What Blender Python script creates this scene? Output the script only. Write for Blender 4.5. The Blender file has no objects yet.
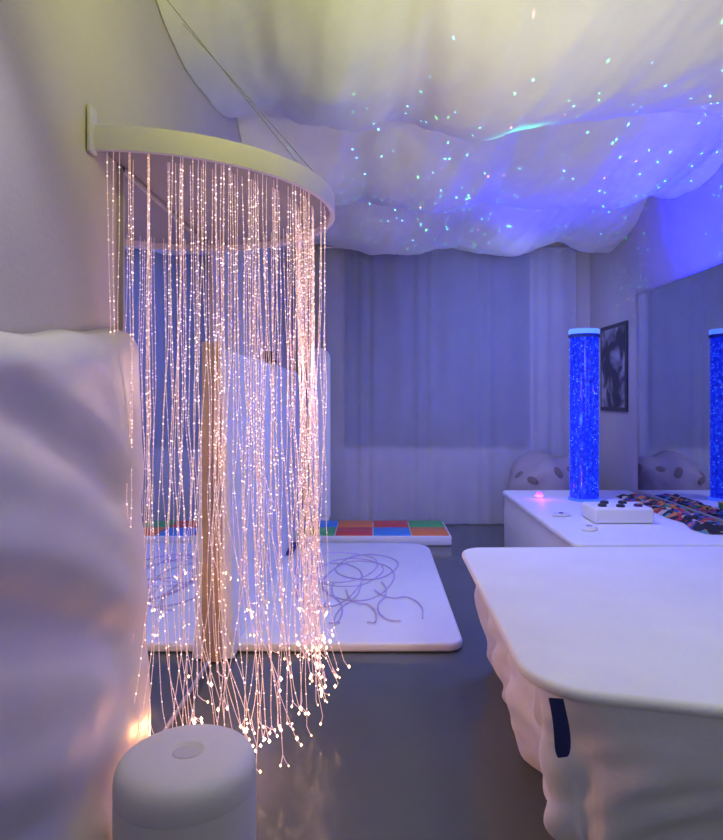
import bpy, bmesh, math, random
from mathutils import Vector, Matrix, noise
random.seed(7)
C = bpy.context.scene.collection
PI = math.pi
try:
    bpy.context.scene.view_settings.view_transform = 'Standard'
except Exception: pass
OFF = {}
XL, XR, YB, YF, HC = -0.87, 2.38, 7.2, -0.9, 3.4

# ---------------------------------------------------------------- materials
def mat(name, col, rough=.6, metal=0., bump=0., bscale=20., var=.06, vscale=3., emis=None, es=0., trans=0., ior=1.45, sheen=0., alpha=1., spec=.5):
    m = bpy.data.materials.new(name); m.use_nodes = True
    nt = m.node_tree; b = nt.nodes['Principled BSDF']
    tc = nt.nodes.new('ShaderNodeTexCoord')
    n = nt.nodes.new('ShaderNodeTexNoise'); n.inputs['Scale'].default_value = vscale; n.inputs['Detail'].default_value = 4
    nt.links.new(tc.outputs['Object'], n.inputs['Vector'])
    r = nt.nodes.new('ShaderNodeValToRGB')
    r.color_ramp.elements[0].position = .3; r.color_ramp.elements[1].position = .7
    r.color_ramp.elements[0].color = tuple(max(0, c*(1-var)) for c in col)+(1,)
    r.color_ramp.elements[1].color = tuple(min(1, c*(1+var)) for c in col)+(1,)
    nt.links.new(n.outputs['Fac'], r.inputs['Fac']); nt.links.new(r.outputs['Color'], b.inputs['Base Color'])
    b.inputs['Roughness'].default_value = rough; b.inputs['Metallic'].default_value = metal
    b.inputs['IOR'].default_value = ior; b.inputs['Specular IOR Level'].default_value = spec
    b.inputs['Transmission Weight'].default_value = trans; b.inputs['Sheen Weight'].default_value = sheen
    b.inputs['Alpha'].default_value = alpha
    if emis:
        b.inputs['Emission Color'].default_value = tuple(emis)+(1,); b.inputs['Emission Strength'].default_value = es
    if bump:
        n2 = nt.nodes.new('ShaderNodeTexNoise'); n2.inputs['Scale'].default_value = bscale; n2.inputs['Detail'].default_value = 5
        bp = nt.nodes.new('ShaderNodeBump'); bp.inputs['Strength'].default_value = bump; bp.inputs['Distance'].default_value = .02
        nt.links.new(tc.outputs['Object'], n2.inputs['Vector']); nt.links.new(n2.outputs['Fac'], bp.inputs['Height'])
        nt.links.new(bp.outputs['Normal'], b.inputs['Normal'])
    return m
M = dict(
 wall=mat('wall_paint', (.56,.53,.51), .8, bump=.1, bscale=60, var=.03),
 floor=mat('floor_vinyl', (.105,.122,.125), .15, bump=.012, bscale=6, var=.12, vscale=1.5),
 drape=mat('drape_fabric', (.82,.82,.80), .8, bump=.35, bscale=4, var=.04, sheen=.2),
 vinyl=mat('white_vinyl', (.71,.70,.71), .5, bump=.10, bscale=10, var=.03),
 vinyl2=mat('white_vinyl_smooth', (.86,.87,.88), .5, bump=.05, bscale=14, var=.02),
 couch=mat('couch_vinyl', (.86,.87,.90), .75, bump=.08, bscale=9, var=.03, spec=.3),
 sheet=mat('white_sheet', (.88,.90,.95), .9, bump=.45, bscale=8, var=.03, sheen=.2, spec=.1),
 rim=mat('rim_board', (.60,.58,.74), .6, var=.04),
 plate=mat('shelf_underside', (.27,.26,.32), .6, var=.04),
 tan=mat('tan_board', (.50,.38,.27), .6, var=.12, vscale=12),
 metal=mat('steel', (.6,.6,.62), .3, metal=1),
 wire=mat('thin_wire', (.30,.30,.28), .5),
 dark=mat('dark_plastic', (.03,.03,.035), .45),
 plum=mat('plum_plastic', (.09,.03,.10), .45),
 slot=mat('slot_shade', (.62,.60,.61), .7),
 mirror=mat('mirror_glass', (.84,.86,.92), .015, metal=1., var=0),
 mirror_dim=mat('mirror_glass_grey', (.62,.65,.72), .03, metal=1., var=0),
 mframe=mat('mirror_edge', (.42,.40,.42), .4),
 sheer=mat('sheer_curtain', (.66,.68,.78), .85, var=.05, bump=.05, bscale=30, alpha=.42),
 grey=mat('grey_curtain', (.09,.10,.14), .85, var=.12, vscale=1.2, bump=.08, bscale=30),
 navy=mat('navy_strap', (.03,.06,.26), .8),
 cord=mat('violet_cord', (.58,.50,.78), .5),
 bag=mat('beanbag_cloth', (.36,.31,.32), .85, bump=.4, bscale=12, var=.12),
 spot=mat('beanbag_patch', (.20,.155,.15), .85),
 frame=mat('poster_frame', (.05,.05,.06), .4),
 bluebase=mat('tube_base_glow', (.03,.06,.5), .3, emis=(.04,.12,1.), es=1.0),
 bluetop=mat('tube_top_glow', (.1,.2,.8), .3, emis=(.10,.26,1.), es=1.2),
)
for k, c in dict(red=(.75,.08,.07), blue=(.05,.30,.75), orange=(.90,.25,.06), green=(.08,.50,.14), yellow=(.85,.65,.08)).items():
    M[k] = mat('plastic_'+k, c, .4, var=.03)

# ---------------------------------------------------------------- helpers
def obj(name, bm, m, parent=None, smooth=35, keep=False):
    if parent is None:
        if len(bm.verts):
            xs=[v.co.x for v in bm.verts]; ys=[v.co.y for v in bm.verts]; zs=[v.co.z for v in bm.verts]
            off = Vector(((min(xs)+max(xs))/2,(min(ys)+max(ys))/2,min(zs)))
        else: off = Vector()
    else: off = OFF[parent.name]
    bm.transform(Matrix.Translation(-off))
    me = bpy.data.meshes.new(name)
    bmesh.ops.recalc_face_normals(bm, faces=bm.faces[:])
    bm.to_mesh(me); bm.free()
    if smooth:
        for p in me.polygons: p.use_smooth = True
        me.set_sharp_from_angle(angle=math.radians(smooth))
    for mm in (m if isinstance(m,(list,tuple)) else [m]): me.materials.append(mm)
    o = bpy.data.objects.new(name, me); C.objects.link(o)
    OFF[o.name] = off
    if parent: o.parent = parent
    else: o.location = off
    return o
def tag(o, label, cat, group=None, kind=None):
    o['label']=label; o['category']=cat
    if group: o['group']=group
    if kind: o['kind']=kind
    return o
def thing(name, loc, label, cat, group=None):
    o = bpy.data.objects.new(name, None); C.objects.link(o); o.location = loc; o.empty_display_size=.1
    OFF[o.name] = Vector(loc); return tag(o,label,cat,group)
def struct(name, bm, m, parent=None):
    o = obj(name,bm,m,parent); 
    if not parent: o['kind']='structure'
    return o
def box(x0,x1,y0,y1,z0,z1,bev=0,seg=2,bm=None):
    b = bmesh.new()
    bmesh.ops.create_cube(b,size=1)
    b.transform(Matrix.Translation(((x0+x1)/2,(y0+y1)/2,(z0+z1)/2)) @ Matrix.Diagonal((x1-x0,y1-y0,z1-z0,1)))
    if bev: bmesh.ops.bevel(b,geom=b.edges[:],offset=bev,segments=seg,affect='EDGES',profile=.5)
    if bm is None: return b
    me = bpy.data.meshes.new('t'); b.to_mesh(me); b.free(); bm.from_mesh(me); bpy.data.meshes.remove(me); return bm
def tube(bm, pts, r, n=6, cap=True):
    rings=[]; pts=[Vector(p) for p in pts]
    for i,p in enumerate(pts):
        t = (pts[min(i+1,len(pts)-1)]-pts[max(i-1,0)]).normalized()
        a = Vector((0,1,0)) if abs(t.y)<.9 else Vector((1,0,0))
        u = t.cross(a).normalized(); v = t.cross(u)
        rr = r[i] if isinstance(r,(list,tuple)) else r
        rings.append([bm.verts.new(p+u*math.cos(2*PI*k/n)*rr+v*math.sin(2*PI*k/n)*rr) for k in range(n)])
    for a,b in zip(rings,rings[1:]):
        for k in range(n): bm.faces.new((a[k],a[(k+1)%n],b[(k+1)%n],b[k]))
    if cap and n>2: bm.faces.new(rings[0]); bm.faces.new(rings[-1][::-1])
    return bm
def lathe(prof, cx, cy, n=40, bm=None, sx=1, sy=1):
    bm = bm or bmesh.new(); rings=[]
    for r,z in prof:
        if r<1e-5: rings.append([bm.verts.new((cx,cy,z))])
        else: rings.append([bm.verts.new((cx+sx*r*math.cos(2*PI*k/n),cy+sy*r*math.sin(2*PI*k/n),z)) for k in range(n)])
    for a,b in zip(rings,rings[1:]):
        for k in range(n):
            q=[a[k%len(a)],a[(k+1)%len(a)],b[(k+1)%len(b)],b[k%len(b)]]
            u=[]; [u.append(v) for v in q if v not in u]
            if len(u)>2:
                try: bm.faces.new(u)
                except ValueError: pass
    return bm
def grid(f, nu, nv, bm=None):
    bm = bm or bmesh.new()
    g=[[bm.verts.new(f(i/nu,j/nv)) for j in range(nv+1)] for i in range(nu+1)]
    for i in range(nu):
        for j in range(nv): bm.faces.new((g[i][j],g[i+1][j],g[i+1][j+1],g[i][j+1]))
    return bm
def rpoly(P, R, seg=12):
    out=[]; n=len(P)
    for i in range(n):
        p=Vector(P[i]); a=(Vector(P[i-1])-p).normalized(); b=(Vector(P[(i+1)%n])-p).normalized()
        half=a.angle(b)/2; r=R[i]; d=r/math.tan(half); c=p+(a+b).normalized()*(r/math.sin(half))
        s=p+a*d; e=p+b*d
        v0=s-c; v1=e-c; ang=v0.angle(v1)
        for k in range(seg+1):
            t=k/seg; v=(v0*math.sin((1-t)*ang)+v1*math.sin(t*ang))/math.sin(ang)
            out.append((c.x+v.x,c.y+v.y))
    return out
def rrect(x0,x1,y0,y1,radii,seg=10):
    return rpoly([(x0,y0),(x1,y0),(x1,y1),(x0,y1)],radii,seg)
def slab(outline, z0, z1, bev=.02, seg=4):
    bm=bmesh.new()
    vs=[bm.verts.new((x,y,z0)) for x,y in outline]
    f=bm.faces.new(vs); r=bmesh.ops.extrude_face_region(bm,geom=[f])
    top=[e for e in r['geom'] if isinstance(e,bmesh.types.BMVert)]
    for v in top: v.co.z=z1
    bmesh.ops.recalc_face_normals(bm,faces=bm.faces[:])
    ed=[e for e in bm.edges if abs(e.verts[0].co.z-e.verts[1].co.z)<1e-6]
    bmesh.ops.bevel(bm,geom=ed,offset=bev,segments=seg,affect='EDGES',profile=.5)
    return bm
def N(x,y,z): return noise.noise(Vector((x,y,z)))

# ---------------------------------------------------------------- room
struct('floor', box(XL-.1,XR+.1,YF-.1,YB+.1,-.1,0), M['floor'])
struct('wall_left', box(XL-.1,XL,YF-.1,YB+.1,0,HC), M['wall'])
struct('wall_right', box(XR,XR+.1,YF-.1,YB+.1,0,HC), M['wall'])
struct('wall_back', box(XL,XR,YB,YB+.1,0,HC), M['wall'])
struct('wall_front', box(XL,XR,YF-.1,YF,0,HC), M['wall'])
struct('ceiling', box(XL-.1,XR+.1,YF-.1,YB+.1,HC,HC+.1), M['wall'])

# draped ceiling fabric
def drape(u,v):
    x = XL+.004+(XR-XL-.008)*u; y = YF+.02+(YB-.1-YF)*v
    ph = (y-2.45+.16*N(x*.8,0,4))/1.6; k = math.floor(ph)
    s = abs(math.sin(PI*ph))**.8
    px_ = (x+.87)/1.15+.37*k+.45*N(x*.8,k*3.1,0)
    sc = (abs(math.sin(PI*px_))+.0)**1.3
    z = 3.17 - s*(.18+.13*sc) - .05*abs(math.sin(PI*(x-XL)/(XR-XL)))
    fr = abs(ph-round(ph)); fx=abs(px_-round(px_))
    z += .024*math.sin(26*fx*(1.1-fr)+2*k)*max(0,1-2.2*fx)*(.3+fr) + .03*N(x*1.8,y*1.5,3.3) + .035*N(x*4.5+2*ph,fr*2.2,k*5.)+ .012*N(x*12+y*3, y*4, 1)
    # the cloth comes lower down the left wall near the front
    w=max(0,1-(x-XL)/.75)**1.6; f=1/(1+math.exp((y-2.7)*4))
    z -= .20*w*f
    return (x,y,z)
tag(obj('ceiling_drape', grid(drape,180,290), M['drape'], smooth=180), 'white fabric draped in sagging swags under the whole ceiling', 'ceiling fabric')

# ---------------------------------------------------------------- curtains
def curtain(x0,x1,y,z0,z1,freq,amp,seed,n=220):
    def f(u,v):
        x=x0+(x1-x0)*u; z=z0+(z1-z0)*v
        w=math.sin(x*freq+1.6*math.sin(x*freq*.31+seed)+.8*N(x*2,z*.7,seed))*(.6+.8*abs(N(x*1.7,0,seed+2)))
        return (x, y-amp*(1.2+w)*(.75+.25*(1-v))-.012*N(x*7,z*1.5,seed), z)
    return grid(f,n,20)
t=thing('sheer_curtain',(.77,YB-.09,0.0),'full length translucent lavender curtain covering the back wall down to the floor','curtain')
obj('curtain_fabric', curtain(-.60,2.20,YB-.09,.015,3.02,31,.017,1.,420), M['sheer'], t, smooth=180)
b=bmesh.new(); tube(b,[(-.62,YB-.12,3.03),(2.22,YB-.12,3.03)],.010,8); obj('curtain_rail', b, M['metal'], t)
t=thing('window_curtain',(.76,YB-.03,.86),'darker blue grey window curtain seen behind the translucent one','curtain')
obj('curtain_fabric', curtain(-.33,1.70,YB-.025,.86,3.0,25,.014,4.,300), M['grey'], t, smooth=180)
b=bmesh.new(); tube(b,[(-.34,YB-.03,3.01),(1.72,YB-.03,3.01)],.010,8); obj('curtain_rail', b, M['metal'], t)

# ---------------------------------------------------------------- mirrors
def mirror(x, sgn, y0,y1,z0,z1,label,gm):
    t=thing('wall_mirror',(x,(y0+y1)/2,z0),label,'mirror')
    a,bb=sorted((x,x+sgn*.012))
    obj('mirror_glass', box(a,bb,y0+.012,y1-.012,z0+.012,z1-.012), M[gm], t, smooth=0)
    fr=bmesh.new(); c,d=sorted((x,x+sgn*.018))
    for r in ((y0,y1,z0,z0+.014),(y0,y1,z1-.014,z1),(y0,y0+.014,z0,z1),(y1-.014,y1,z0,z1)): box(c,d,*r,bm=fr)
    obj('mirror_frame', fr, M['mframe'], t, smooth=0)
mirror(XL,1,2.2,3.40,.03,2.18,'tall frameless mirror on the left wall behind the glowing fibre strands','mirror')
mirror(XR,-1,1.6,5.88,.55,2.33,'wide mirror on the right wall above the white bench','mirror_dim')

# ---------------------------------------------------------------- fibre optic curtain
cx,cy,RR,HR = XL+.004,2.68,.70,2.15
t=thing('fibre_optic_curtain',(cx,cy,HR),'half-round white shelf on the left wall with glowing fibre optic strands hanging from it','fibre light')
def arcboard(r0,r1,z0,z1,n=64):
    bm=bmesh.new(); rings=[]
    for k in range(n+1):
        a=k/n*PI; s,c=math.sin(a),math.cos(a)
        rings.append([bm.verts.new((cx+r*s,cy-r*c,z)) for r,z in ((r0,z0),(r1,z0),(r1,z1),(r0,z1))])
    for a,b in zip(rings,rings[1:]):
        for k in range(4): bm.faces.new((a[k],a[(k+1)%4],b[(k+1)%4],b[k]))
    bm.faces.new(rings[0]); bm.faces.new(rings[-1][::-1]); return bm
obj('rim', arcboard(RR-.018,RR,HR+.005,HR+.08), M['rim'], t)
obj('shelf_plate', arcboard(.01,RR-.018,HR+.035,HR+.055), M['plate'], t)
b=box(cx,cx+.012,cy-RR-.03,cy-RR+.02,HR-.01,HR+.13,.003); obj('wall_bracket', b, M['rim'], t)
b=box(cx,cx+.012,cy+RR-.02,cy+RR+.03,HR-.01,HR+.13,.003); obj('wall_bracket', b, M['rim'], t)
anchors=[((-.865,2.55,3.02),1.05),((-.865,2.75,3.04),1.25)]
for p,a in anchors:
    q=(cx+(RR-.012)*math.sin(a),cy-(RR-.012)*math.cos(a),HR+.08)
    b=bmesh.new(); tube(b,[p,q],.0016,6); obj('suspension_wire', b, M['wire'], t)

def fibre_mat(name, lo, hi, es):
    m=bpy.data.materials.new(name); m.use_nodes=True; nt=m.node_tree; bs=nt.nodes['Principled BSDF']
    tc=nt.nodes.new('ShaderNodeTexCoord'); n=nt.nodes.new('ShaderNodeTexNoise'); n.inputs['Scale'].default_value=5
    r=nt.nodes.new('ShaderNodeValToRGB'); r.color_ramp.elements[0].position=.35; r.color_ramp.elements[1].position=.65
    r.color_ramp.elements[0].color=lo+(1,); r.color_ramp.elements[1].color=hi+(1,)
    nt.links.new(tc.outputs['Object'],n.inputs['Vector']); nt.links.new(n.outputs['Fac'],r.inputs['Fac'])
    nt.links.new(r.outputs['Color'],bs.inputs['Emission Color']); bs.inputs['Emission Strength'].default_value=es
    bs.inputs['Base Color'].default_value=(.8,.7,.7,1)
    try: m.cycles.emission_sampling='NONE'
    except Exception: pass
    return m
fm=fibre_mat('fibre_glow',(.82,.38,.28),(.70,.42,.52),.45)
bmt=fibre_mat('fibre_sparkle',(1.,.56,.40),(1.,.76,.82),2.5)
tm=fibre_mat('fibre_tip_glow',(1.,.48,.22),(1.,.72,.52),5.)
sb=bmesh.new(); bb=bmesh.new(); tb=bmesh.new()
def octa(bm,p,r,el=1.0):
    v=[bm.verts.new((p[0]+d[0]*r,p[1]+d[1]*r,p[2]+d[2]*r*el)) for d in ((1,0,0),(0,1,0),(-1,0,0),(0,-1,0),(0,0,1),(0,0,-1))]
    for k in range(4):
        bm.faces.new((v[k],v[(k+1)%4],v[4])); bm.faces.new((v[(k+1)%4],v[k],v[5]))
NCL=38
for c_ in range(NCL):
    ac=.06+(PI-.12)*(c_+.5)/NCL+random.uniform(-.05,.05)
    ac=min(max(ac,.05),PI-.05)
    n_in=random.choice((3,4,5,6)) if ac<1.2 else random.choice((2,3,3,4)) if ac<2.3 else random.choice((1,2,3))
    gather=random.uniform(.15,.8)
    cze=random.uniform(.12,.42) if ac<2.2 else random.uniform(.22,.55)
    cda=random.uniform(-1.6,1.6)
    rc=random.uniform(.57,.66); ag=ac+random.uniform(-.05,.05); gx,gy=cx+rc*math.sin(ag),cy-rc*math.cos(ag)
    for i in range(n_in):
        a=min(max(ac+random.uniform(-.06,.06),.05),PI-.04)
        r=random.choice((.55,.61,.66))
        x0,y0=cx+r*math.sin(a),cy-r*math.cos(a)
        short=random.random()<.12
        zt=HR+.03; ze=max(.05,cze+random.uniform(-.11,.14))
        if short: ze+=random.uniform(.15,.45)
        n=30; pts=[]
        da=cda+random.uniform(-1.0,1.0); sp=random.uniform(.01,.12); ph=random.uniform(0,6); sw=random.uniform(.008,.028)
        for k in range(n+1):
            q=k/n; z=zt+(ze-zt)*q
            low=max(0,(q-.80)/.20)**1.7
            g=gather*math.sin(min(1,q*1.25)*PI/2)**2*(1-.35*low)
            x=(x0*(1-g)+gx*g)+sw*math.sin(9*q+ph)*q+.004*math.sin(31*q+ph*2)*q+low*sp*math.cos(da)+.012*q*math.sin(a)
            y=(y0*(1-g)+gy*g)+sw*math.cos(8*q+ph)*q+low*sp*math.sin(da)-.012*q*math.cos(a)
            pts.append((max(x,XL+.03),max(y,1.97),z))
        tube(sb,pts,.0012,4)
        q=.01
        while q<.97:
            dens=1.0 if q<.62 else .5
            q+=random.uniform(.004,.017)/dens
            f=min(q,.999)*n; k=int(f); w=f-k
            p=[pts[k][j]*(1-w)+pts[min(k+1,n)][j]*w for j in range(3)]
            octa(bb,p,random.choice((.0013,.0016,.0019,.0028)),1.4)
        e=Vector(pts[-1])
        for j in range(1 if short else random.choice((1,2,3))):
            d=Vector((random.uniform(-.018,.035),random.uniform(-.02,.02),random.uniform(-.05,-.005)))
            p2=e+d; p2.x=max(p2.x,XL+.03); p2.y=max(p2.y,1.97); p2.z=max(p2.z,.02)
            tube(sb,[e,(e+p2)/2+Vector((0,0,-.004)),p2],.0014,4)
            octa(tb,p2,.0025 if short else random.uniform(.003,.0068),1.5)
o=obj('fibre_strands', sb, fm, t, smooth=0); o['kind']='stuff'
o=obj('sparkle_points', bb, bmt, t, smooth=0); o['kind']='stuff'
o=obj('glowing_tips', tb, tm, t, smooth=0); o['kind']='stuff'

# ---------------------------------------------------------------- padded wall panels (left)
def soft_panel(x0,y0,y1,H,th,amp,seed,zb=.01,dip=0,edge=.07,rip=.008):
    bm=bmesh.new(); nu,nv=100,130
    def top(u,y): return H-dip*(1-u)**1.3+rip*N(y*4,0,seed)
    def front(u,v):
        y=y0+(y1-y0)*u; h=top(u,y)
        z=zb+(h-zb)*v
        eu=min(u,1-u)*(y1-y0); ev=(1-v)*(h-zb)
        e=min(1,max(0,eu/edge)); e2=min(1,max(0,ev/.09)); ef=min(1,eu/.30)
        rnd=math.sqrt(max(0,1-(1-e)**2))*math.sqrt(max(0,1-(1-e2)**2))
        lean=.05*(1-v)
        s=z*15+3.0*y+1.4*math.sin(y*2.6+seed)+2.2*N(y*1.2,z*1.0,seed)
        am=.35+.65*math.sin(PI*min(1,max(0,(1.45-z)/1.1)))
        fold=amp*(am*(.8*math.sin(s)+.35*math.sin(2*s+.8))+.6*N(y*1.5,z*2.0,seed+4)+.35*N(y*5,z*7,seed))
        return (x0+(th+lean+fold*min(1,e2+.1)*(.12+.88*ef))*rnd, y, z)
    grid(front,nu,nv,bm)
    def back(u,v):
        y=y0+(y1-y0)*u
        return (x0,y,zb+(top(u,y)-zb)*v)
    grid(back,nu,nv,bm)
    bmesh.ops.remove_doubles(bm,verts=bm.verts[:],dist=.0005)
    return bm
o=obj('padded_wall_panel', soft_panel(XL+.003,.45,2.2,1.62,.09,.027,2.,dip=.22,rip=.022), M['vinyl'], smooth=180)
tag(o,'large rumpled white padded panel covering the wall at near left','padded panel')
t=thing('padded_wall_panel',(XL+.04,5.2,0),'long low white padded panel with tan edge beyond the left mirror','padded panel')
obj('edge_board', box(XL+.002,XL+.062,3.405,3.425,.01,1.69,.004), M['tan'], t)
obj('cushion', soft_panel(XL+.003,3.427,6.85,1.68,.065,.003,6.,edge=.03), M['vinyl2'], t, smooth=180)
t=thing('small_speaker',(-.835,5.25,1.685),'small black box resting on top of the low left panel','speaker')
obj('speaker_body', box(-.865,-.805,5.08,5.42,1.685,1.76,.008), M['dark'], t)
obj('speaker_grille', box(-.83,-.803,5.11,5.39,1.70,1.745,.003), M['mframe'], t)
def tallcush():
    ol=rrect(-.72,-.475,.12,1.92,(.03,.03,.115,.115),12)
    bm=bmesh.new(); vs=[bm.verts.new((x,6.96,z)) for x,z in ol]
    f=bm.faces.new(vs); r=bmesh.ops.extrude_face_region(bm,geom=[f])
    for e in r['geom']:
        if isinstance(e,bmesh.types.BMVert): e.co.y=6.88
    bmesh.ops.recalc_face_normals(bm,faces=bm.faces[:])
    ed=[e for e in bm.edges if abs(e.verts[0].co.y-e.verts[1].co.y)<1e-6]
    bmesh.ops.bevel(bm,geom=ed,offset=.025,segments=4,affect='EDGES')
    return bm
t=thing('tall_cushion',(-.60,6.92,0),'tall narrow white cushion with rounded top in the back left corner','cushion')
obj('cushion_pad', tallcush(), M['vinyl2'], t)
obj('foot_block', box(-.71,-.485,6.87,6.97,0,.125,.01), M['vinyl2'], t)

# ---------------------------------------------------------------- pouf
px,py,dz=-.505,1.74,.052
t=thing('round_pouf',(px,py,0),'round white padded pouf standing on the floor at bottom left','pouf')
S=.885
prof=[(0,.005),(.17*S,.005),(.195*S,.015),(.205*S,.05),(.208*S,.2),(.208*S,.31+dz),(.2078*S,.313+dz)]
obj('seat_body', lathe(prof,px,py,56), M['vinyl'], t, smooth=60)
prof=[(.2078*S,.3135),(.208*S,.316),(.208*S,.345),(.2055*S,.362),(.200*S,.376),(.190*S,.387),(.174*S,.395),(.155*S,.3995),(.10*S,.402),(.050,.4025),(.044,.4015),(.040,.397),(0,.396)]
obj('seat_cushion', lathe([(r,z+dz) for r,z in prof],px,py,64), M['vinyl'], t, smooth=60)
b=lathe([(0,.399+dz),(.036,.399+dz),(.0385,.397+dz)],px,py,32,sx=.95,sy=.85)
obj('hand_slot', b, M['slot'], t)

# ---------------------------------------------------------------- floor mat + cord
o=obj('floor_mat', slab(rrect(-.76,.49,3.55,6.0,(.03,.10,.22,.04)),.004,.055,.018), M['vinyl2']); tag(o,'thin white padded mat lying on the floor against the left panel','floor mat')
b=bmesh.new()
random.seed(3)
def spl(pts,n=14):
    P=[Vector(p) for p in pts]; P=[2*P[0]-P[1]]+P+[2*P[-1]-P[-2]]; out=[]
    for i in range(1,len(P)-2):
        for k in range(n):
            q=k/n; out.append(.5*((2*P[i])+(P[i+1]-P[i-1])*q+(2*P[i-1]-5*P[i]+4*P[i+1]-P[i+2])*q*q+(3*P[i]-P[i-1]-3*P[i+1]+P[i+2])*q**3))
    return out+[P[-2]]
lay=0; cr=.0046
for (x0,y0,rx,ry,w) in ((-.30,5.15,.32,.45,.1),(-.20,5.0,.26,.40,.16),(-.12,4.8,.26,.52,.12),(-.32,4.7,.22,.55,.15),(-.06,5.15,.24,.38,.12)):
    pts=[(x0+rx*math.cos(a)*(1+w*math.sin(2*a)),y0+ry*math.sin(a),.0575+.0008*lay) for a in [.6*lay+k*PI/6 for k in range(13)]]
    tube(b,spl(pts,6),cr,6); lay+=1
for (a0,x,y,turn) in ((-1.9,-.3,4.7,.35),(-1.5,-.1,4.6,-.3),(-1.2,.0,4.5,.45),(-.7,.05,4.7,-.5),(-2.4,-.35,4.9,.5),(-1.7,-.2,4.5,.5)):
    pts=[(x,y,.0575+.0008*lay)]; d=a0
    for k in range(6):
        d+=turn*(1 if k<3 else -1.4)
        x+=.075*math.cos(d); y+=.18*math.sin(d); x=min(max(x,-.66),.30); y=min(max(y,3.85),5.8); pts.append((x,y,.0575+.0008*lay))
    tube(b,spl(pts,7),cr,6); lay+=1
tag(obj('violet_cord_bundle', b, M['cord']),'looping thin lavender cords lying on the white floor mat','cord')
b=box(-.755,-.70,5.50,5.90,.056,.085,.006); tag(obj('blue_wedge', b, M['navy']),'small dark blue pad beside the low left panel on the white mat','pad')

# ---------------------------------------------------------------- colour tile board
t=thing('colour_tile_board',(0,6.45,0),'low white board with coloured square tiles below the curtain','tile board')
obj('board', box(-.75,.72,6.1,6.82,.003,.095,.012), M['vinyl2'], t)
cols=[['green','red','blue','orange'],['blue','orange','red','green']]
for r in range(2):
    for c in range(4):
        x=-.735+c*.361; y=6.115+r*.35
        obj(cols[r][c]+'_tile', box(x,x+.350,y,y+.340,.09,.108,.006), M[cols[r][c]], t)

# ---------------------------------------------------------------- bench
t=thing('padded_bench',(1.79,5.0,0),'low white padded bench along the right wall carrying the bubble tube','bench')
obj('bench_body', slab(rrect(1.2,XR-.002,3.85,6.08,(.05,.01,.01,.05)),.005,.48,.015), M['vinyl2'], t)
obj('bench_top', slab(rrect(1.185,XR-.002,3.835,6.09,(.06,.01,.01,.06)),.48,.53,.02), M['vinyl2'], t)

def tube_mat():
    m=bpy.data.materials.new('bubble_water'); m.use_nodes=True; nt=m.node_tree; bs=nt.nodes['Principled BSDF']
    tc=nt.nodes.new('ShaderNodeTexCoord'); mp=nt.nodes.new('ShaderNodeMapping'); mp.inputs['Scale'].default_value=(1,1,.7)
    v=nt.nodes.new('ShaderNodeTexNoise'); v.inputs['Scale'].default_value=42; v.inputs['Detail'].default_value=5; v.inputs['Roughness'].default_value=.65
    r=nt.nodes.new('ShaderNodeValToRGB'); e=r.color_ramp.elements
    e[0].position=.34; e[0].color=(.001,.005,.32,1); e[1].position=.78; e[1].color=(.05,.20,1,1)
    k=e.new(.54); k.color=(.004,.020,.80,1)
    nt.links.new(tc.outputs['Object'],mp.inputs['Vector']); nt.links.new(mp.outputs['Vector'],v.inputs['Vector'])
    nt.links.new(v.outputs['Fac'],r.inputs['Fac']); nt.links.new(r.outputs['Color'],bs.inputs['Emission Color'])
    bs.inputs['Emission Strength'].default_value=1.15; bs.inputs['Base Color'].default_value=(.004,.01,.2,1); bs.inputs['Roughness'].default_value=.15
    return m
bx_,by_=1.77,5.5
t=thing('bubble_tube',(bx_,by_,.53),'tall glowing blue bubble tube standing on the white bench','bubble tube')
obj('base_ring', lathe([(0,.531),(.135,.531),(.135,.545),(.122,.552),(0,.552)],bx_,by_,40), M['bluebase'], t)
obj('water_column', lathe([(0,.552),(.120,.552),(.120,1.93),(0,1.93)],bx_,by_,48), tube_mat(), t)
obj('top_collar', lathe([(.121,1.90),(.128,1.90),(.128,1.925),(.121,1.925),(.121,1.90)],bx_,by_,40), M['navy'], t)
obj('top_cap', lathe([(0,1.93),(.122,1.93),(.126,1.94),(.126,1.965),(.118,1.972),(0,1.972)],bx_,by_,40), M['bluetop'], t)
b=bmesh.new(); random.seed(5)
for i in range(260):
    a=random.uniform(0,2*PI); z=random.uniform(.6,1.88); rr=random.uniform(.002,.0045)
    octa(b,(bx_+.121*math.cos(a),by_+.121*math.sin(a),z),rr)
o=obj('bubbles', b, mat('bubble_glow',(.2,.4,1),.2,emis=(.14,.38,1.),es=1.2), t, smooth=0); o['kind']='stuff'

# control box
t=thing('control_box',(1.70,4.62,.53),'white switch box with round dark buttons on the bench in front of the tube','switch box')
obj('box_body', box(1.50,1.91,4.44,4.74,.532,.640,.02,3), M['vinyl2'], t)
for (x,y,c) in ((1.58,4.52,'dark'),(1.70,4.50,'dark'),(1.83,4.52,'plum'),(1.64,4.65,'dark'),(1.77,4.65,'dark')):
    obj('button', lathe([(.030,.640),(.030,.652),(.024,.657),(0,.658)],x,y,20), M[c], t)
t=thing('white_remote',(1.33,4.78,.53),'small white oval remote lying left of the switch box','remote')
obj('remote_body', lathe([(0,.531),(.055,.531),(.062,.54),(.055,.55),(0,.552)],1.36,4.75,24,sx=1.2,sy=.8), M['vinyl'], t)
obj('remote_button', lathe([(.016,.552),(.016,.556),(0,.557)],1.36,4.75,14), M['dark'], t)
t=thing('white_puck',(1.42,4.25,.53),'round white puck on the bench corner nearest the front','puck')
obj('puck_body', lathe([(0,.531),(.05,.531),(.055,.54),(.048,.556),(0,.558)],1.40,4.25,24), M['vinyl2'], t)
obj('puck_button', lathe([(.02,.558),(.02,.562),(0,.563)],1.40,4.25,14), M['mframe'], t)
t=thing('star_projector',(1.42,5.62,.53),'small violet lit star projector on the bench left of the tube','projector')
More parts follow.
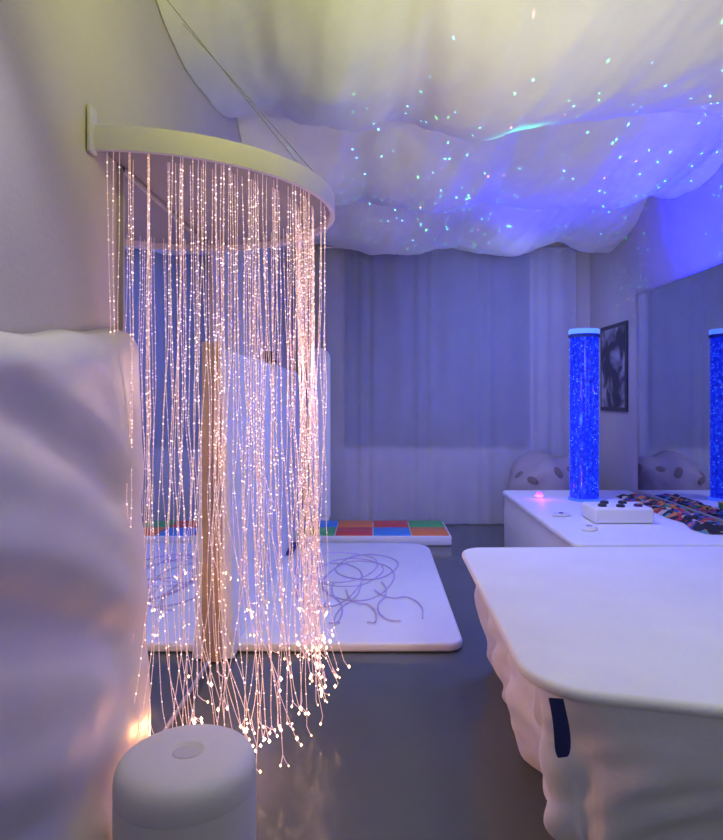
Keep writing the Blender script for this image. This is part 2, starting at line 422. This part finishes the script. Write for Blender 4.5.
obj('projector_body', lathe([(0,.531),(.045,.531),(.052,.540),(.045,.556),(.03,.566),(0,.568)],1.42,5.62,28), M['vinyl2'], t)
obj('projector_lens', lathe([(.028,.566),(.024,.578),(0,.582)],1.42,5.62,20), mat('lens_glow',(.6,.2,.8),.2,emis=(.6,.06,1.),es=1.5), t)
t=thing('green_box',(2.0,5.0,.53),'tiny green box on the bench between the tube and the patchwork','box')
obj('box_body', box(2.00,2.06,5.0,5.07,.531,.575,.005), M['green'], t)
obj('box_lid', box(1.997,2.063,4.997,5.073,.575,.585,.003), M['yellow'], t)
pm=bpy.data.materials.new('patchwork'); pm.use_nodes=True; nt=pm.node_tree; bs=nt.nodes['Principled BSDF']; bs.inputs['Roughness'].default_value=.8
tc=nt.nodes.new('ShaderNodeTexCoord'); v=nt.nodes.new('ShaderNodeTexVoronoi'); v.inputs['Scale'].default_value=20
nz=nt.nodes.new('ShaderNodeTexNoise'); nz.inputs['Scale'].default_value=9
mx=nt.nodes.new('ShaderNodeMix'); mx.data_type='VECTOR'; mx.inputs[0].default_value=.12
sv=nt.nodes.new('ShaderNodeSeparateColor'); r=nt.nodes.new('ShaderNodeValToRGB'); r.color_ramp.interpolation='CONSTANT'
cl=[(0,(.02,.02,.03)),(.42,(.45,.04,.04)),(.52,(.05,.28,.10)),(.60,(.6,.5,.35)),(.68,(.04,.10,.35)),(.78,(.6,.22,.05)),(.87,(.08,.3,.35)),(.94,(.45,.08,.25))]
r.color_ramp.elements[0].color=cl[0][1]+(1,); r.color_ramp.elements[1].position=cl[1][0]; r.color_ramp.elements[1].color=cl[1][1]+(1,)
for p,c in cl[2:]:
    k=r.color_ramp.elements.new(p); k.color=c+(1,)
nt.links.new(tc.outputs['Object'],nz.inputs['Vector']); nt.links.new(tc.outputs['Object'],mx.inputs[4]); nt.links.new(nz.outputs['Color'],mx.inputs[5])
nt.links.new(mx.outputs[1],v.inputs['Vector']); nt.links.new(v.outputs['Color'],sv.inputs['Color']); nt.links.new(sv.outputs['Red'],r.inputs['Fac']); nt.links.new(r.outputs['Color'],bs.inputs['Base Color'])
def pw(u,v):
    x=2.10+.26*u+.05*N(0,v*6,2); y=4.1+1.6*v
    ed=min(1,min(u,1-u)*6,min(v,1-v)*14)
    return (min(x,XR-.025),y,.532+ed*(.03+.025*N(x*9,y*7,1)+.016*N(x*26,y*26,5)))
tag(obj('patchwork_cloth', grid(pw,40,120), pm, smooth=180),'crumpled multicoloured patchwork cloth along the foot of the right mirror','cloth')

# beanbag
def bagpt(a,p,cx_,cy_,R,H):
    c=math.cos(p); zz=.5+.5*(1 if c>0 else -1)*abs(c)**.8
    z=H*zz; r=R*math.sin(p)**.5*(1-.22*zz**2)
    x=r*math.cos(a)*1.10; y=r*math.sin(a)
    k=1+.16*N(x*3+1,y*3,z*4)+.06*N(x*8,y*8,z*8)
    return Vector((cx_+x*k,cy_+y*k,.003+z*(1+.14*N(x*3.5,y*3.5,7)+.14*x)))
def beanbag(*A):
    bm=grid(lambda u,v: bagpt(2*PI*u,v*PI,*A),60,36); bmesh.ops.remove_doubles(bm,verts=bm.verts[:],dist=.0008); return bm
A=(1.76,6.63,.40,.82)
t=thing('beanbag',(1.76,6.63,0),'mauve slumped beanbag chair with dark patches behind the bench in the back right corner','beanbag')
obj('bag_body', beanbag(*A), M['bag'], t, smooth=180)
for (a,p,rr) in ((-2.2,1.15,.045),(-1.5,1.0,.05),(-1.0,.85,.04),(-.4,1.1,.05),(.1,.9,.04),(-2.8,.95,.04)):
    c=bagpt(a,p,*A); e1=bagpt(a+.02,p,*A)-c; e2=bagpt(a,p+.02,*A)-c; nrm=e2.cross(e1).normalized()
    if nrm.dot(c-Vector((1.76,6.63,.4)))<0: nrm=-nrm
    b=lathe([(rr,-.02),(rr*.95,.004),(rr*.6,.008),(0,.009)],0,0,20,sx=1.3,sy=.8); b.transform(Matrix.Translation(c) @ nrm.to_track_quat('Z','Y').to_matrix().to_4x4() @ Matrix.Rotation(a*3,4,'Z'))
    obj('fabric_patch', b, M['spot'], t)

# poster
t=thing('framed_poster',(XR-.01,6.45,1.26),'dark framed grey poster hanging on the right wall near the corner','poster')
obj('poster_frame', box(XR-.022,XR-.001,6.10,6.80,1.26,2.12,.003), M['frame'], t, smooth=0)
pmx=bpy.data.materials.new('poster_print'); pmx.use_nodes=True; nt=pmx.node_tree; bs=nt.nodes['Principled BSDF']
tc=nt.nodes.new('ShaderNodeTexCoord'); n=nt.nodes.new('ShaderNodeTexNoise'); n.inputs['Scale'].default_value=4; n.inputs['Detail'].default_value=2; n.inputs['Distortion'].default_value=.6
r=nt.nodes.new('ShaderNodeValToRGB'); r.color_ramp.elements[0].position=.45; r.color_ramp.elements[0].color=(.04,.04,.06,1); r.color_ramp.elements[1].position=.62; r.color_ramp.elements[1].color=(.42,.42,.48,1)
nt.links.new(tc.outputs['Object'],n.inputs['Vector']); nt.links.new(n.outputs['Fac'],r.inputs['Fac']); nt.links.new(r.outputs['Color'],bs.inputs['Base Color'])
obj('poster_print', box(XR-.024,XR-.018,6.14,6.76,1.30,2.08), pmx, t, smooth=0)

# ---------------------------------------------------------------- couch
t=thing('padded_couch',(1.3,2.55,0),'white padded couch with rounded corners and draped sheet at right front','couch')
def outline(i): return rpoly([(.43+i,1.80+i*.8),(2.0-i,1.40+i),(2.0-i,3.50-i),(.45+i,3.47-i)],[.24-i*.4,.20-i*.4,.12,.12],14)
obj('couch_top', slab(outline(0),.560,.60,.018,5), M['couch'], t)
def skirt():
    bm=bmesh.new(); base=outline(.045)
    P=[Vector((x,y,0)) for x,y in base]; L=[0]
    for a,b_ in zip(P,P[1:]+P[:1]): L.append(L[-1]+(b_-a).length)
    tot=L[-1]; n=420; nv=34; rings=[]
    for i in range(n):
        s=tot*i/n; k=max(j for j in range(len(P)) if L[j]<=s); w=(s-L[k])/max(1e-6,L[k+1]-L[k]); p=P[k].lerp(P[(k+1)%len(P)],w)
        tn=(P[(k+2)%len(P)]-P[k-1]).normalized()
        nr=Vector((tn.y,-tn.x,0)); col=[]
        for j in range(nv+1):
            q=j/nv; z=.562*(1-q)+.004
            inset=.13*q**1.0
            f=(.028*math.sin(s*14+2.6*N(s*1.3,0,0)+q*2.5)+.05*N(s*2.1,q*1.9,2))*min(1,q*2.2)**1.2+.030*N(s*6+4*q,q*5,7)*min(1,q*4)
            col.append(bm.verts.new(p-nr*inset+nr*f+Vector((0,0,z))))
        rings.append(col)
    for i in range(n):
        a,b_=rings[i],rings[(i+1)%n]
        for j in range(nv): bm.faces.new((a[j],a[j+1],b_[j+1],b_[j]))
    return bm
obj('draped_sheet', skirt(), M['sheet'], t, smooth=180)
def strap(u,v):                      # a hanging loop of webbing
    out=Vector((-.70,-.71)); tn=Vector((.71,-.70)); c=Vector((.500,1.795))
    a=v*PI
    dn=math.sin(a)**.55
    lo=.035+.155*dn
    side=.016*math.cos(a)*math.sin(a)+.004*math.cos(a)+.012*math.sin(dn*3.0)
    w=.046*(1-.50*dn**2)
    p=c+tn*((u-.5)*w+side)+out*(.010*math.sin(a)+.006*math.cos(a))
    return (p.x+.02*math.sin(a), p.y, .60-lo+.012*(u-.5))
b=grid(strap,4,40); bmesh.ops.solidify(b,geom=b.faces[:],thickness=.003)
obj('navy_strap', b, M['navy'], t, smooth=60)

# ---------------------------------------------------------------- lights
def light(kind,name,loc,e,col,size=.1,target=None,**k):
    l=bpy.data.lights.new(name,kind); l.energy=e; l.color=col
    if kind=='AREA': l.size=size
    else: l.shadow_soft_size=size
    for a,v in k.items(): setattr(l,a,v)
    o=bpy.data.objects.new(name,l); C.objects.link(o); o.location=loc
    if target is not None:
        o.rotation_euler=(Vector(target)-Vector(loc)).to_track_quat('-Z','Y').to_euler()
    return o
light('SPOT','couch_fill',(1.3,1.3,2.7),58,(.83,.88,1.),.25,(1.2,2.7,.5),spot_size=1.9,spot_blend=1)  # added fill, brightens and cools the couch; stands for no fixture
light('AREA','front_fill',(1.2,-.7,1.5),5.5,(.84,.85,1.),.9,(1.0,2.0,.3))  # low fill added behind the camera to lift the sheet's front
light('SPOT','left_grazing_fill',(-.60,1.35,2.6),19,(.96,.90,.96),.05,(-.75,1.5,.6),spot_size=1.3,spot_blend=1)  # added grazing light that brings out the near panel's folds
light('SPOT','violet_fill',(.7,4.4,2.75),85,(.56,.60,1.),.25,(.5,4.9,0),spot_size=2.5,spot_blend=.8)  # general violet fill added over the back of the room, no fixture
light('SPOT','curtain_fill',(1.3,5.4,2.55),78,(.28,.33,1.),.2,(1.3,7.2,1.5),spot_size=2.3,spot_blend=1)  # added blue-violet fill to brighten and tint the back curtain
light('SPOT','ceiling_uplight',(.25,1.2,2.50),50,(1.,.98,.16),.1,(-.40,2.2,3.1),spot_size=2.1,spot_blend=1)
light('SPOT','ceiling_uplight_pale',(1.0,2.0,1.9),36,(1.,1.,.68),.1,(.9,3.3,3.1),spot_size=2.2,spot_blend=1)
light('SPOT','blue_uplight',(1.70,4.7,2.1),620,(.0,.002,1.),.05,(2.40,4.5,2.88),spot_size=1.7,spot_blend=.9)
light('SPOT','blue_uplight',(1.1,5.8,2.0),55,(.015,.025,1.),.05,(1.5,5.0,3.0),spot_size=2.2,spot_blend=1.)
light('POINT','fibre_lamp',(-.45,2.68,1.5),5.5,(1.,.58,.50),.05)
light('POINT','fibre_floor_lamp',(-.69,2.36,.20),8,(1.,.40,.14),.03)
light('POINT','tube_lamp',(1.60,5.28,1.2),4,(.03,.08,1.),.05)
light('POINT','magenta_lamp',(1.40,5.50,.62),.4,(.9,.08,1.),.01)
light('SPOT','green_beam',(1.42,5.62,.66),600,(.05,1.,.40),.02,(.80,3.60,2.9),spot_size=.15,spot_blend=1)
light('SPOT','cyan_beam',(1.42,5.62,.66),300,(.1,.9,.9),.02,(.62,3.75,2.95),spot_size=.08,spot_blend=1)

l=light('SPOT','star_beam',(1.42,5.62,.66),100,(1,1,1),.002,(1.60,5.1,3.0),spot_size=1.7,spot_blend=.4)
l.data.use_nodes=True; nt=l.data.node_tree; em=[n for n in nt.nodes if n.type=='EMISSION'][0]
tc=nt.nodes.new('ShaderNodeTexCoord'); v=nt.nodes.new('ShaderNodeTexVoronoi'); v.inputs['Scale'].default_value=52
lt=nt.nodes.new('ShaderNodeMath'); lt.operation='LESS_THAN'; lt.inputs[1].default_value=.076
mu=nt.nodes.new('ShaderNodeMath'); mu.operation='MULTIPLY'; mu.inputs[1].default_value=55
nt.links.new(tc.outputs['Normal'],v.inputs['Vector']); nt.links.new(v.outputs['Distance'],lt.inputs[0]); nt.links.new(lt.outputs[0],mu.inputs[0])
sp=nt.nodes.new('ShaderNodeSeparateColor'); rr=nt.nodes.new('ShaderNodeValToRGB'); rr.color_ramp.interpolation='CONSTANT'
rr.color_ramp.elements[0].color=(.06,1,.3,1); rr.color_ramp.elements[1].position=.5; rr.color_ramp.elements[1].color=(.1,.75,1,1)
k=rr.color_ramp.elements.new(.93); k.color=(1,.25,.2,1)
nt.links.new(v.outputs['Color'],sp.inputs['Color']); nt.links.new(sp.outputs['Red'],rr.inputs['Fac'])
nt.links.new(rr.outputs['Color'],em.inputs['Color']); nt.links.new(mu.outputs[0],em.inputs['Strength'])

w=bpy.data.worlds.new('world'); bpy.context.scene.world=w; w.use_nodes=True
w.node_tree.nodes['Background'].inputs[0].default_value=(.3,.3,.5,1); w.node_tree.nodes['Background'].inputs[1].default_value=.1

# ---------------------------------------------------------------- camera
cd=bpy.data.cameras.new('camera'); co=bpy.data.objects.new('camera',cd); C.objects.link(co)
co.location=(0,0,1.4); co.rotation_euler=(PI/2,0,0)
cd.sensor_width=36; cd.lens=36*650/840; cd.shift_x=-13.5/840; cd.shift_y=-23/840; cd.clip_start=.05
bpy.context.scene.camera=co
